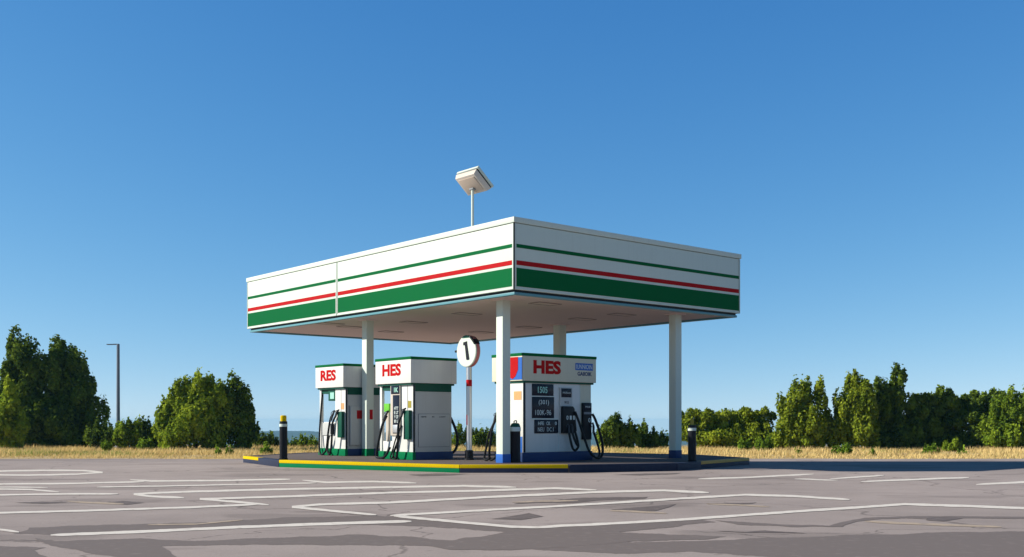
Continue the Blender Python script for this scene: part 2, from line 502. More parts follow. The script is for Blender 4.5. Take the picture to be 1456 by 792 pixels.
def flat_patch(name, poly, z, mat, wob):
    pts = []
    n = len(poly)
    for k in range(n):
        (x0, y0), (x1, y1) = poly[k], poly[(k + 1) % n]
        m = max(3, int(math.hypot(x1 - x0, y1 - y0) / 3.5))
        for q in range(m):
            t = q / m
            x, y = x0 + (x1 - x0) * t, y0 + (y1 - y0) * t
            y += wob * mnoise.noise((x * .03, y * .2, 7.7)) * (0.6 if y < 740 else 1.4)
            y += .45 * wob * mnoise.noise((x * .19, y * .9, 3.3)) + .25 * wob * mnoise.noise((x * .5, y * 1.9, 8.3))
            x += 8 * wob * mnoise.noise((x * .021, y * .17, 2.7))
            p = at(x, y, 0)
            pts.append((p.x, p.y))
    b = bmesh.new()
    vs = [b.verts.new((x, y, ground_z(x, y) + z)) for x, y in pts]
    es = [b.edges.new((vs[i], vs[(i + 1) % len(vs)])) for i in range(len(vs))]
    bmesh.ops.triangle_fill(b, edges=es, use_beauty=True, use_dissolve=False)
    for fc in b.faces:
        fc.normal_update()
        if fc.normal.z < 0:
            fc.normal_flip()
    me = bpy.data.meshes.new(name); b.to_mesh(me); b.free(); me.materials.append(mat)
    o = bpy.data.objects.new(name, me); COL.objects.link(o); o['kind'] = 'structure'


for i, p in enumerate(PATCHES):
    flat_patch('dark_ground_patch', p, .0132 + .0005 * i, M['dark_patch'], 1.0)
for i, p in enumerate(OIL):
    flat_patch('oil_stain', p, .0157, M['oil'], .5)

# ------------------------------------------------------------------ pump island
TOP = .20
ISL = [(-8.15, 31.8), (-6.33, 28.5), (-1.257, 25.24), (1.39, 25.24), (4.13, 26.3), (6.83, 30.2), (5.8, 33.4), (1.5, 36.4), (-3.0, 37.4), (-7.0, 35.4)]
isl = thing('pump_island', 'low concrete forecourt platform with yellow and green painted kerb, partly coloured dark for shade, under the pumps', 'platform', (0, 0, 0))
MB().prism(ISL, -.45, TOP - .004, bev=.012).build('slab', M['slab'], isl)


def kerb(p, q, a, b, z0, z1, mat, name, out=.035):
    p, q = Vector(p), Vector(q)
    d = q - p
    n = Vector((d.y, -d.x)).normalized()
    if n.dot((p + q) / 2 - Vector((-.5, 31))) < 0:
        n = -n
    s, e = p + d * a, p + d * b
    s2, e2 = s + n * out, e + n * out
    s1, e1 = s - n * .16, e - n * .16
    MB().prism([(s1.x, s1.y), (e1.x, e1.y), (e2.x, e2.y), (s2.x, s2.y)], z0, z1, bev=.008).build(name, mat, isl)


def kerb_lane(seg, a, b, upper, lower):
    p, q = ISL[seg], ISL[(seg + 1) % len(ISL)]
    nm = {'yellow': 'yellow_kerb', 'kerb_green': 'green_kerb', 'kerb_dark': 'dark_kerb', 'kerb_tan': 'tan_kerb'}
    if upper == lower:
        kerb(p, q, a, b, -.02, TOP + .006, M[upper], nm[upper])
    else:
        kerb(p, q, a, b, .124, TOP + .006, M[upper], nm[upper])
        kerb(p, q, a, b, -.02, .121, M[lower], nm[lower], out=.028)


kerb_lane(0, 0.0, .45, 'yellow', 'kerb_dark')
kerb_lane(0, .452, 1.0, 'kerb_dark', 'kerb_dark')
kerb_lane(1, 0.0, 1.0, 'yellow', 'kerb_green')
kerb_lane(2, 0.0, .985, 'yellow', 'kerb_dark')
kerb_lane(3, 0.0, 1.0, 'kerb_dark', 'kerb_dark')  # right-hand sides face away from the sun, their shade is in the colour
kerb_lane(4, 0.0, .30, 'kerb_dark', 'kerb_dark')
kerb_lane(4, .302, 1.0, 'kerb_tan', 'kerb_dark')
for s in range(5, 10):
    kerb_lane(s, 0, 1, 'kerb_dark', 'kerb_dark')

# ------------------------------------------------------------------ canopy
YAW = R(40.3)
ORG = Vector((.05, 25.24, 0))
VX = Vector((math.cos(YAW), math.sin(YAW))); VY = Vector((-math.sin(YAW), math.cos(YAW)))


def loc2(p):          # world -> canopy frame
    d = Vector((p[0], p[1])) - ORG.xy
    return d.dot(VX), d.dot(VY)


def world(x, y, z=0.0):
    w = ORG.xy + VX * x + VY * y
    return (w.x, w.y, z)


LX, LY = 8.78, 14.2
ZB, ZT, ZS = 4.45, 6.20, 4.38
can = thing('canopy', 'flat white forecourt canopy with green and red stripes on four square columns', 'canopy', ORG, YAW)
MB().box(.07, LX - .07, .07, LY - .07, ZB + .2, ZT - .06).build('roof', M['grey_panel'], can)
MB().box(.20, LX - .20, .20, LY - .20, ZS, ZB + .15).build('soffit', M['soffit'], can)
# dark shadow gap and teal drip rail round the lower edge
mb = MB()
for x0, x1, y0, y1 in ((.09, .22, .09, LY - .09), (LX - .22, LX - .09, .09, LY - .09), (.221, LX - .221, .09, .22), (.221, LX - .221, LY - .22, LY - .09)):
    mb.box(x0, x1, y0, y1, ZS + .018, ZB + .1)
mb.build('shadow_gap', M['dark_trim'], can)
mb = MB()
for x0, x1, y0, y1 in ((.06, .19, .06, LY - .06), (LX - .19, LX - .06, .06, LY - .06), (.1905, LX - .1905, .06, .19), (.1905, LX - .1905, LY - .19, LY - .06)):
    mb.box(x0, x1, y0, y1, ZS - .05, ZS + .015, bev=.01)
mb.build('drip_rail', M['teal'], can)
# coping on top
mb = MB()
for x0, x1, y0, y1 in ((-.03, .12, -.03, LY + .03), (LX - .12, LX + .03, -.03, LY + .03), (.121, LX - .121, -.03, .12), (.121, LX - .121, LY - .12, LY + .03)):
    mb.box(x0, x1, y0, y1, ZT - .135, ZT, bev=.008)
mb.build('coping', M['white'], can)

STR = [('green_stripe', 'green', 5.464, 5.552), ('red_stripe', 'red', 5.044, 5.156), ('green_band', 'green', 4.525, 4.975)]


def panel(side, a, b):
    zt = ZT - .150
    m = MB(); rim = MB()
    strips = []
    th = .07
    def bx(mb_, s0, s1, z0, z1, d0, d1, bev=0):
        if side == 'left':      # looks along -x
            mb_.box(-d1, -d0, s0, s1, z0, z1, bev)
        elif side == 'right':   # looks along -y
            mb_.box(s0, s1, -d1, -d0, z0, z1, bev)
        elif side == 'far_left':
            mb_.box(s0, s1, LY + d0, LY + d1, z0, z1, bev)
        else:
            mb_.box(LX + d0, LX + d1, s0, s1, z0, z1, bev)
    bx(m, a, b, ZB, zt, -th, 0.0, .004)
    p = m.build('fascia_panel', M['white'], can)
    # raised rim round the panel
    for s0, s1, z0, z1 in ((a + .003, a + .035, ZB + .002, zt - .002), (b - .035, b - .003, ZB + .002, zt - .002), (a + .0355, b - .0355, ZB + .002, ZB + .036)):
        bx(rim, s0, s1, z0, z1, .0005, .012, .003)
    rim.build('rim', M['white'], p)
    for nm, mt, z0, z1 in STR:
        q = MB(); bx(q, a + .055, b - .055, z0, z1, .0006, .006); q.build(nm, M[mt], p)


panel('left', .02, 8.235)
panel('left', 8.262, LY - .005)
panel('right', .02, LX - .005)
panel('far_left', .0, LX)
panel('far_right', .0, LY)
MB().box(-.008, .017, -.008, .017, ZB, ZT - .137).build('corner_trim', M['dark_trim'], can)

# columns: square posts with painted foot and a flange under the soffit
COLS = [(.80, 1.365, .26, 'blue'), (6.92, .895, .26, 'navy'), (1.05, 8.17, .26, 'kerb_green'), (6.61, 5.49, .30, 'navy')]
for cx, cy, s, foot in COLS:
    h = s / 2
    c = MB().box(cx - h, cx + h, cy - h, cy + h, TOP - .01, ZS + .01, bev=.012).build('column', M['white'], can)
    MB().box(cx - h - .006, cx + h + .006, cy - h - .006, cy + h + .006, TOP - .01, TOP + .22, bev=.008).build('column_foot', M[foot], c)
    MB().box(cx - h - .09, cx + h + .09, cy - h - .09, cy + h + .09, ZS - .03, ZS + .004, bev=.006).build('flange', M['soffit'], c)
cx, cy = COLS[2][:2]
MB().box(cx - .02, cx + .09, cy - .1365, cy - .1305, TOP + 1.12, TOP + 1.42).build('red_sticker', M['red'], can)

# flat luminaires recessed in the soffit
for px, py in ((775, 431.5), (828, 453.5), (884, 447), (752, 465), (664, 446), (588, 458), (498, 464.5), (556, 471.5), (684, 472), (470, 460)):
    x, y = loc2(at(px, py, ZS))
    if .6 < x < LX - .6 and .6 < y < LY - .6:
        fr = MB()
        a, b, t = .40, .22, .035
        for x0, x1, y0, y1 in ((-a, a, -b, -b + t), (-a, a, b - t, b), (-a, -a + t, -b + t, b - t), (a - t, a, -b + t, b - t)):
            fr.box(x + x0, x + x1, y + y0, y + y1, ZS - .018, ZS + .002)
        lt = fr.build('canopy_light', M['lamp_frame'], can)
        MB().box(x - a + t + .001, x + a - t - .001, y - b + t + .001, y + b - t - .001, ZS - .012, ZS + .002).build('lamp_cover', M['soffit'], lt)

# ------------------------------------------------------------------ fuel pumps
HES_ROT = YAW


def header(root, x0, x1, y0, y1, z0, z1, body_mat):
    h = MB().box(x0, x1, y0, y1, z0, z1 - .075, bev=.01).build('sign_header', body_mat, root)
    MB().box(x0 - .012, x1 + .012, y0 - .012, y1 + .012, z1 - .074, z1, bev=.01).build('top_band', M['green'], h)
    MB().box(x0 + .05, x1 - .05, y0 + .05, y1 - .05, z0 - .05, z0 - .001).build('underside_trim', M['dark_green'], h)
    return h


def nozzle(root, pts, body=.035):
    """hand nozzle: grip body, guard and spout"""
    P = [Vector(p) for p in pts]
    mb_ = MB()
    mb_.tube([P[0], P[1], P[2]], [.022, body, .03], seg=10, fine=5)
    d = (P[1] - P[0])
    side = Vector((-.06, 0, 0)) if abs(d.x) < .2 else Vector((0, -.06, 0))
    mb_.tube([P[0] + side * .2, (P[0] + P[1]) / 2 + side * 1.3, P[1] + side], .010, seg=8, fine=4)
    return mb_.build('nozzle', M['nozzle'], root)


def kiosk_pump(name, label, origin, W, D, yb, zc, word, detail):
    root = thing(name, label, 'fuel pump', origin, HES_ROT, 'fuel pumps on the island')
    b = MB()
    b.box(0, W, 0, yb, .2, 2.1, bev=.008)
    b.box(.72, W - .001, yb + .001, D, .2, 2.099, bev=.008)
    body = b.build('body', M['pump_white'], root)
    MB().box(0, .09, D - .1, D - .001, .2, 2.1, bev=.008).build('corner_post', M['pump_white'], root)
    MB().box(.03, .70, yb + .002, D - .11, .2, zc, bev=.01).build('low_cabinet', M['pump_white'], root)
    MB().box(.03, .70, yb + .003, D - .004, 1.93, 2.098).build('lintel', M['dark_green'], root)
    MB().box(-.03, .07, -.03, D + .03, 0, .215, bev=.008).build('front_plinth', M['kerb_green'], root)
    MB().box(.072, W + .03, -.03, D + .03, 0, .214, bev=.008).build('plinth', M['navy'], root)
    hd = header(root, -.12, W + .13, -.07, D + .05, 2.11, 2.83, M['pump_white'])
    MB().text(word, .34, on_x(-.12, D * .53, 2.32), bold=.045, width=.93).build('lettering', M['letter_red'], hd)
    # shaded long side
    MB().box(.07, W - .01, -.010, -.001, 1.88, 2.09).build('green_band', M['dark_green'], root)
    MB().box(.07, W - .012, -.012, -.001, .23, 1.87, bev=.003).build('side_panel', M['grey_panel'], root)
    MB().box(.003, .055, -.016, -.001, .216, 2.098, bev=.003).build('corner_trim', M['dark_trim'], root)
    # sunlit short side
    MB().box(-.006, -.0005, .245, .262, .3, 2.05).build('seam', M['line_grey'], root)
    hol = MB().box(-.11, -.001, .045, .30, .56, 1.36, bev=.012).build('nozzle_holster', M['dark_green'], root)
    MB().box(-.008, -.0005, .08, .23, 1.43, 1.62).build('sticker', M[detail['sticker']], root)
    hs = MB().tube([(-.13, .33, 1.26), (-.24, .37, .98), (-.22, .44, .50), (-.20, .55, .10), (-.17, .70, .04), (-.12, .86, .16), (-.06, .93, .45), (-.02, .92, .62)] if detail['kind'] == 1 else
                   [(-.13, .33, 1.26), (-.24, .35, .98), (-.24, .38, .50), (-.20, .48, .10), (-.18, .62, .03), (-.12, .78, .14), (-.04, .74, .40), (-.01, .62, .66)], .032).build('hose', M['rubber'], root)
    nozzle(hs, [(-.10, .20, 1.42), (-.14, .27, 1.34), (-.16, .33, 1.18)])
    if detail['kind'] == 1:
        MB().box(-.004, .025, yb + .05, D - .14, .62, zc - .03, bev=.004).build('cabinet_door', M['grey_panel'], root)
        MB().box(.0, .16, yb + .02, yb + .42, 1.70, 2.03, bev=.01).build('display_box', M['dark_green'], root)
        MB().box(-.008, -.0005, yb + .07, yb + .30, 1.76, 1.96).build('display', M['print_green'], root)
        MB().box(-.05, -.005, yb + .06, yb + .22, .66, .98, bev=.01).build('keypad', M['black'], root)
        hs = MB().tube([(.03, D - .12, 1.95), (-.03, D - .14, 1.4), (-.06, D - .10, .7), (-.10, D - .16, .22), (-.14, D - .30, .04), (-.16, D - .48, .04), (-.12, D - .62, .20), (-.16, yb + .16, .70), (-.14, yb + .05, 1.15), (-.13, yb - .10, 1.28)], .03).build('hose', M['rubber'], root)
        nozzle(hs, [(-.12, yb - .16, 1.40), (-.15, yb - .10, 1.26), (-.17, yb - .02, 1.08)])
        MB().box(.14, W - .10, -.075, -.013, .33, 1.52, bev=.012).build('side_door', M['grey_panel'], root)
        MB().box(.105, .136, -.03, -.013, .30, 1.55).build('door_edge', M['line_grey'], root)
        MB().box(.36, .68, -.080, -.0755, 1.14, 1.40).build('red_sticker', M['red'], root)
    else:
        # dark display column in a beige surround, left of the holster
        MB().box(-.05, -.001, .56, 1.03, .66, 2.06, bev=.008).build('display_surround', M['beige'], root)
        MB().box(-.06, -.0505, .58, .99, 1.82, 2.05, bev=.003).build('display', M['screen'], root)
        MB().text('1K', .13, on_x(-.0605, .73, 1.87), bold=.03, width=.20).build('display_digits', M['print_green'], root)
        MB().box(-.06, -.0505, .58, .90, .72, 1.79, bev=.003).build('price_panel', M['screen'], root)
        mb_ = MB()
        for k, s in enumerate(('HTT', 'E LT', 'Y CF', '8 L')):
            mb_.text(s, .085, on_x(-.0605, .72, 1.38 - k * .12), bold=.01, width=.20)
        mb_.build('price_lettering', M['pale'], root)
        MB().box(-.09, -.0605, .62, .87, .74, .96, bev=.01).build('keypad', M['steel'], root)
        MB().box(-.02, .05, 1.14, 1.40, 1.33, 1.56, bev=.006).build('grade_sign', M['lime'], root)
        MB().box(.0, .06, 1.20, 1.34, .50, 1.33, bev=.006).build('sign_post', M['beige'], root)
        hs = MB().tube([(-.06, 1.20, 1.22), (-.16, 1.27, .95), (-.20, 1.38, .55), (-.20, 1.52, .10), (-.20, 1.40, .035), (-.22, 1.16, .04), (-.24, .96, .12), (-.18, .86, .34)], .036).build('hose', M['rubber'], root)
        nozzle(hs, [(-.03, 1.15, 1.36), (-.07, 1.20, 1.27), (-.14, 1.27, 1.08)])
        hs = MB().tube([(-.02, .52, .95), (-.10, .66, .62), (-.13, .78, .30), (-.18, .84, .06), (-.22, .70, .04), (-.24, .56, .14)], .02).build('hose', M['rubber'], root)
        # side door with printed notes
        MB().box(.16, W - .08, -.020, -.0125, .345, 1.27).build('door_gap', M['line_grey'], root)
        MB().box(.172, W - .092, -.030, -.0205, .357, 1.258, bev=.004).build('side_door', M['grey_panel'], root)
        for s, x, w in (('NENE', .34, .18), ('IN', .66, .07), ('LOOIT', .98, .22)):
            MB().text(s, .035, on_y(x, -.0305, 1.165), bold=.01, width=w).build('door_print', M['dark_trim'], root)
        # hose looping off the far side
        MB().tube([(W + .01, .30, 1.42), (W + .07, .26, 1.30), (W + .22, .16, .92), (W + .29, .10, .55), (W + .20, .10, .24), (W + .02, .2, .10)], .04).build('hose', M['rubber'], root)
    return root


kiosk_pump('fuel_pump', 'open framed white fuel pump lettered RES, behind the left column with red sticker', (-5.10, 32.0, TOP), 1.25, 1.56, .60, 1.04, 'RES', {'kind': 1, 'sticker': 'orange'})
kiosk_pump('fuel_pump', 'middle white fuel pump lettered HES with plain grey side door, left of the number sign', (-2.71, 28.6, TOP), 1.32, 1.64, 1.02, .50, 'HES', {'kind': 2, 'sticker': 'olive'})


def wide_pump():
    W, D = 2.47, 1.10
    root = thing('fuel_pump', 'wide white and blue fuel pump with price panels, right of the number sign', 'fuel pump', (.285, 27.1, TOP), HES_ROT, 'fuel pumps on the island')
    MB().box(0, W, 0, D, .24, 2.1, bev=.01).build('body', M['pump_white'], root)
    MB().box(-.03, W + .03, -.035, D + .03, 0, .245, bev=.01).build('plinth', M['navy'], root)
    hd = header(root, -.075, W + .10, -.10, D + .08, 2.11, 2.83, M['cream'])
    MB().text('HES', .36, on_y(.76, -.10, 2.30), bold=.05, width=.98).build('lettering', M['letter_red'], hd)
    # blue notice at the right end of the header
    MB().box(1.78, 2.44, -.106, -.1005, 2.44, 2.63).build('blue_notice', M['blue'], hd)
    MB().text('IUNNIOIN', .12, on_y(2.11, -.1065, 2.475), bold=.0, width=.60, depth=.003).build('notice_lettering', M['pale'], hd)
    MB().text('GAIIOIK', .11, on_y(2.13, -.10, 2.29), bold=.03, width=.54).build('small_lettering', M['navy'], hd)
    # red and blue shield on the short side
    MB().box(-.082, -.0755, -.06, .48, 2.14, 2.72).build('blue_field', M['blue'], hd)
    sh = [(-.23, .29), (.23, .29), (.23, -.04), (.12, -.22), (0, -.28), (-.12, -.22), (-.23, -.04)]
    MB().prism(sh, .0005, .006, mat=on_x(-.0825, .33, 2.44)).build('red_emblem', M['red'], hd)
    # long side, left to right
    MB().box(.006, .07, -.014, -.001, .25, 2.098, bev=.003).build('corner_trim', M['dark_trim'], root)
    MB().box(.08, 1.245, -.008, -.001, .25, 2.09, bev=.002).build('front_panel', M['pump_white'], root)
    MB().box(1.262, 2.03, -.010, -.001, .25, 2.09, bev=.002).build('front_panel', M['pump_white'], root)
    MB().box(2.045, W - .02, -.008, -.001, .25, 2.09, bev=.002).build('front_panel', M['cream'], root)
    MB().box(1.246, 1.261, -.016, -.001, .25, 2.09).build('seam', M['pale'], root)
    MB().box(2.031, 2.044, -.016, -.001, .25, 2.09).build('seam', M['pale'], root)
    for (x0, x1, z0, z1), rows in (
        ((.30, 1.05, 1.73, 2.04), (('1505', .66, .17, .34, 1.80, 'print_green', .02),)),
        ((.30, 1.07, 1.14, 1.70), (('(301)', .70, .15, .36, 1.47, 'pale', .0), ('100K-96', .68, .14, .56, 1.22, 'pale', -.005))),
        ((.38, 1.22, .74, 1.10), (('HFE', .60, .09, .20, .96, 'pale', .01), ('CK', .86, .09, .14, .96, 'pale', .01), ('0', 1.13, .09, .07, .96, 'pale', .01),
                                   ('NEU', .60, .11, .22, .79, 'pale', .0), ('DC:1', .93, .11, .24, .79, 'pale', .0)))):
        pn = MB().box(x0, x1, -.030, -.0085, z0, z1, bev=.004).build('price_panel', M['screen'], root)
        for s, x, h, w, z, mt, bo in rows:
            MB().text(s, h, on_y(x, -.0302, z), bold=bo, width=w, depth=.003).build('price_digits', M[mt], pn)
    MB().box(.28, 1.10, -.034, -.0085, 1.705, 1.725).build('panel_rail', M['pale'], root)
    MB().box(.28, 1.22, -.034, -.0085, 1.105, 1.13).build('panel_rail', M['pale'], root)
    # dispenser module in the middle
    md = MB().box(1.27, 1.72, -.05, -.0105, .72, 1.96, bev=.01).build('dispenser_module', M['grey_panel'], root)
    MB().box(1.31, 1.68, -.06, -.0505, 1.70, 1.94, bev=.004).build('display', M['screen'], md)
    MB().text('NUIIaom', .05, on_y(1.50, -.0602, 1.80), bold=.0, width=.28, depth=.003).build('display_digits', M['pale'], md)
    MB().text('W15', .07, on_y(1.50, -.0502, 1.53), bold=.02, width=.16, depth=.003).build('module_lettering', M['dark_trim'], md)
    MB().prism([(1.29, .74), (1.69, .74), (1.80, .80), (1.72, 1.40), (1.66, 1.46), (1.29, 1.46)], .0, .09, mat=Matrix(((1, 0, 0, 0), (0, 0, -1, -.0505), (0, 1, 0, 0), (0, 0, 0, 1))), bev=.01).build('nozzle_bay', M['black'], md)
    mb_ = MB()
    for k, s in enumerate('011'):
        mb_.text(s, .11, on_y(1.45 + k * .12, -.1408, 1.10), bold=.02, width=.07, depth=.003)
    mb_.build('grade_digits', M['pale'], md)
    for k, (x, top, path) in enumerate((
            (1.46, .98, [(1.46, -.20, .74), (1.46, -.26, .52), (1.52, -.28, .33), (1.63, -.28, .29), (1.72, -.28, .40), (1.70, -.24, .62), (1.66, -.20, .80)]),
            (1.58, .98, [(1.58, -.20, .74), (1.62, -.25, .55), (1.70, -.26, .42), (1.76, -.24, .38)]),
            (1.72, 1.30, [(1.72, -.15, 1.32), (1.80, -.24, 1.0), (1.90, -.32, .62), (2.02, -.36, .30), (2.20, -.36, .12), (2.40, -.34, .08), (2.52, -.28, .22), (2.50, -.20, .50), (2.44, -.12, .80)]))):
        hs = MB().tube(path, .033).build('hose', M['rubber'], root)
        if k < 2:
            nozzle(hs, [(x, -.15, .98), (x + .01, -.18, .90), (x, -.20, .72)], .03)
    # right dispenser module
    md = MB().box(2.09, 2.40, -.10, -.0085, .56, 1.56, bev=.01).build('dispenser_module', M['black'], root)
    MB().box(2.11, 2.38, -.108, -.1005, 1.36, 1.54, bev=.004).build('display', M['screen'], md)
    MB().text('MUII', .045, on_y(2.24, -.1082, 1.43), bold=.0, width=.17, depth=.003).build('display_digits', M['pale'], md)
    MB().box(2.10, 2.39, -.106, -.1005, 1.25, 1.31).build('module_rail', M['line_grey'], md)
    MB().text('0', .12, on_y(2.31, -.1008, 1.03), bold=.0, width=.08, depth=.003).build('module_lettering', M['pale'], md)
    hs = MB().tube([(2.42, -.10, 1.26), (2.50, -.14, 1.10), (2.66, -.16, .72), (2.76, -.16, .38), (2.72, -.18, .14), (2.58, -.20, .05), (2.42, -.22, .08), (2.28, -.24, .16)], .036).build('hose', M['rubber'], root)
    nozzle(hs, [(2.42, -.12, 1.02), (2.40, -.17, .90), (2.38, -.18, .74)])
    # short sunlit side
    MB().box(-.010, -.001, .02, D - .02, .25, .66, bev=.002).build('blue_skirt', M['blue'], root)
    MB().box(-.008, -.0005, .06, .36, 1.62, 1.84).build('sticker', M['orange'], root)
    MB().box(-.10, -.001, .72, .98, .70, 1.30, bev=.01).build('nozzle_holster', M['dark_green'], root)
    hs = MB().tube([(-.12, .96, 1.12), (-.20, 1.02, .86), (-.22, 1.08, .46), (-.20, 1.14, .10), (-.20, 1.02, .04), (-.18, .86, .16), (-.10, .80, .50)], .034).build('hose', M['rubber'], root)
    nozzle(hs, [(-.10, .92, 1.30), (-.13, .96, 1.20), (-.16, 1.0, 1.0)])
    hs = MB().tube([(-.12, 1.06, 1.0), (-.20, 1.16, .7), (-.22, 1.26, .30), (-.22, 1.32, .06), (-.24, 1.18, .03), (-.24, 1.06, .1)], .028).build('hose', M['rubber'], root)


wide_pump()

# ------------------------------------------------------------------ number sign
sx, sy = loc2(at(667, 600 + F * (EYE - TOP) / 28.75, TOP))
ns = thing('number_sign', 'round white sign numbered 1 on a steel pole between the pumps', 'sign', world(sx, sy, TOP), YAW)
MB().lathe([(.078, .02), (.078, 2.62)], 24).build('pole', M['steel'], ns)
MB().lathe([(.155, 0), (.15, .03), (.118, .05), (.115, .25), (.09, .27)], 24).build('pole_foot', M['black'], ns)
MB().lathe([(.080, 2.02), (.0815, 2.03), (.0815, 2.19), (.080, 2.20)], 24).build('red_band', M['red'], ns)
MB().prism([(-.02, -.14), (.02, -.14), (.02, .14), (-.02, .14)], 0, .006, mat=on_x(-.0775, .0, 1.10)).build('red_mark', M['red'], ns)
rot = Matrix.Translation((-.02, 0, 2.98)) @ Matrix.Rotation(R(-90), 4, 'Y')
d = MB().lathe([(.40, -.085), (.43, -.075), (.43, .075), (.415, .085)], 56, rot).build('sign_disc', M['white'], ns)
MB().lathe([(.437, -.055), (.437, .045)], 56, rot).build('rim_band', paint('faded_red_rim', (.50, .16, .16), .45), d)
MB().prism([(-.10, .13), (-.10, .21), (.07, .235), (.07, .20), (.085, .12), (.17, -.255), (.15, -.28), (.05, -.28), (.035, -.255), (-.03, .13)], .001, .009, mat=on_x(-.1055, .02, 3.02)).build('numeral', M['black'], d)
MB().lathe([(.03, .0), (.035, .06), (.02, .08)], 14, Matrix.Translation((-.09, .43, 3.0)) @ Matrix.Rotation(R(-90), 4, 'X')).build('side_knob', M['black'], d)
MB().prism([(-.17, .37), (.17, .37), (.10, .425), (0, .445), (-.10, .425)], -.17, .012, mat=on_x(-.106, 0, 2.98)).build('top_shade', M['dark_green'], d)  # canopy shade on the disc's top, put in as a dark green piece
MB().prism([(.19, .40), (.33, .30), (.40, .19), (.37, .17), (.30, .25), (.18, .36)], -.17, .016, mat=on_x(-.106, 0, 2.98)).build('clip', M['black'], d)


# ------------------------------------------------------------------ bollards, bin
def bollard(label, px, py, cap_r, cap_mat, h):
    p = at(px, py, TOP)
    r = thing('bollard', label, 'bollard', p, 0, 'bollards at the ends of the island')
    MB().lathe([(.125, 0), (.125, .03), (.108, .04), (.108, h - .31)], 26).build('post', M['black'], r)
    MB().lathe([(.111, h - .31), (.112, h - .30), (.112, h - .24), (.111, h - .235)], 26).build('reflective_band', M['white'], r)
    MB().lathe([(.108, h - .235), (.108, h - .17), (.10, h - .16)], 26).build('collar', M['dark_trim'], r)
    MB().lathe([(cap_r, h - .165), (cap_r, h - .02), (cap_r * .8, h), (cap_r * .3, h + .006)], 26).build('cap', cap_mat, r)


bollard('dark bollard with fat yellow cap and white band at the left end of the island', 403, 653.5, .085, M['yellow'], 1.22)
bollard('dark bollard with thin olive tip beside the right column', 984, 656, .048, M['olive'], 1.12)
bp = at(732.6, 657.4, TOP)
bn = thing('litter_bin', 'slim dark cylindrical bin with pale rim between front column and wide pump', 'bin', (.085, 26.93, TOP))
MB().lathe([(.135, 0), (.14, .02), (.132, .04), (.132, .80)], 28).build('bin_body', paint('bin_brown', (.018, .012, .014), .45), bn)
MB().lathe([(.138, .80), (.142, .81), (.142, .90), (.136, .91)], 28).build('bin_rim', M['pale'], bn)
MB().lathe([(.13, .91), (.13, .93), (.10, 1.0), (.04, 1.02)], 28).build('bin_lid', M['dark_green'], bn)
MB().tube([(-.03, 0, 1.01), (-.03, 0, 1.06), (.03, 0, 1.07), (.03, 0, 1.01)], .014).build('handle', M['black'], bn)

# ------------------------------------------------------------------ floodlight on the roof
fl = thing('floodlight', 'white box floodlight tilted on a thin pole on the canopy roof', 'floodlight', (-1.26, 33.4, ZT - .06), YAW)
PH = 2.52
MB().lathe([(.09, 0), (.09, .03), (.045, .05), (.045, PH)], 18).build('pole', M['white'], fl)
TL = Matrix.Translation((0, 0, PH + .22)) @ Matrix.Rotation(R(41), 4, 'Y')


def slab_box(x0, x1, y0, y1, z0, z1, taper=0.0, bev=.012):
    b = bmesh.new()
    bmesh.ops.create_cube(b, size=1.0)
    for v in b.verts:
        t = taper if v.co.z < 0 else 0.0
        v.co = Vector(((x0 + t) if v.co.x < 0 else (x1 - t), (y0 + t) if v.co.y < 0 else (y1 - t), z0 if v.co.z < 0 else z1))
    bmesh.ops.bevel(b, geom=b.edges[:], offset=bev, segments=2, profile=.6, affect='EDGES')
    bmesh.ops.transform(b, matrix=TL, verts=b.verts)
    m_ = MB(); m_._add(b); return m_


hx, hy = .40, .53
slab_box(-hx, hx, -hy, hy, -.10, .06, .05).build('housing', M['lamp_white'], fl)
slab_box(-hx + .02, hx - .02, -hy + .02, hy - .02, .061, .115).build('housing_gap', M['dark_trim'], fl)
slab_box(-hx - .015, hx + .015, -hy - .015, hy + .015, .116, .20).build('top_cover', M['white'], fl)
slab_box(-hx + .13, hx - .13, -hy + .13, hy - .13, -.125, -.101).build('lens', M['lens'], fl)
m_ = MB(); m_.tube([(0, 0, PH - .08), (.02, 0, PH + .04), (.05, 0, PH + .12)], .035); m_.box(-.07, .11, -.10, .10, PH - .01, PH + .05, bev=.01); m_.build('bracket', M['line_grey'], fl)

# ------------------------------------------------------------------ street lamp far left
ly = 62.0
lx = (168 - CX) / F * ly
zt = EYE + (HZ - 489) / F * ly
zg = ground_z(lx, ly)
sl = thing('street_lamp', 'thin grey street lamp with short arm rising behind the low bushes', 'street lamp', (lx, ly, zg))
H = zt - zg
MB().lathe([(.16, 0), (.16, .5), (.11, .55), (.085, H - .02), (.07, H)], 18).build('pole', M['pole_grey'], sl)
MB().box(-.30, .03, -.04, .04, H - .06, H + .01, bev=.012).build('arm', M['pole_grey'], sl)
MB().prism([(-.66, -.10), (-.30, -.08), (-.30, .08), (-.66, .10)], H - .06, H - .005, bev=.012).build('lamp_head', M['pole_grey'], sl)


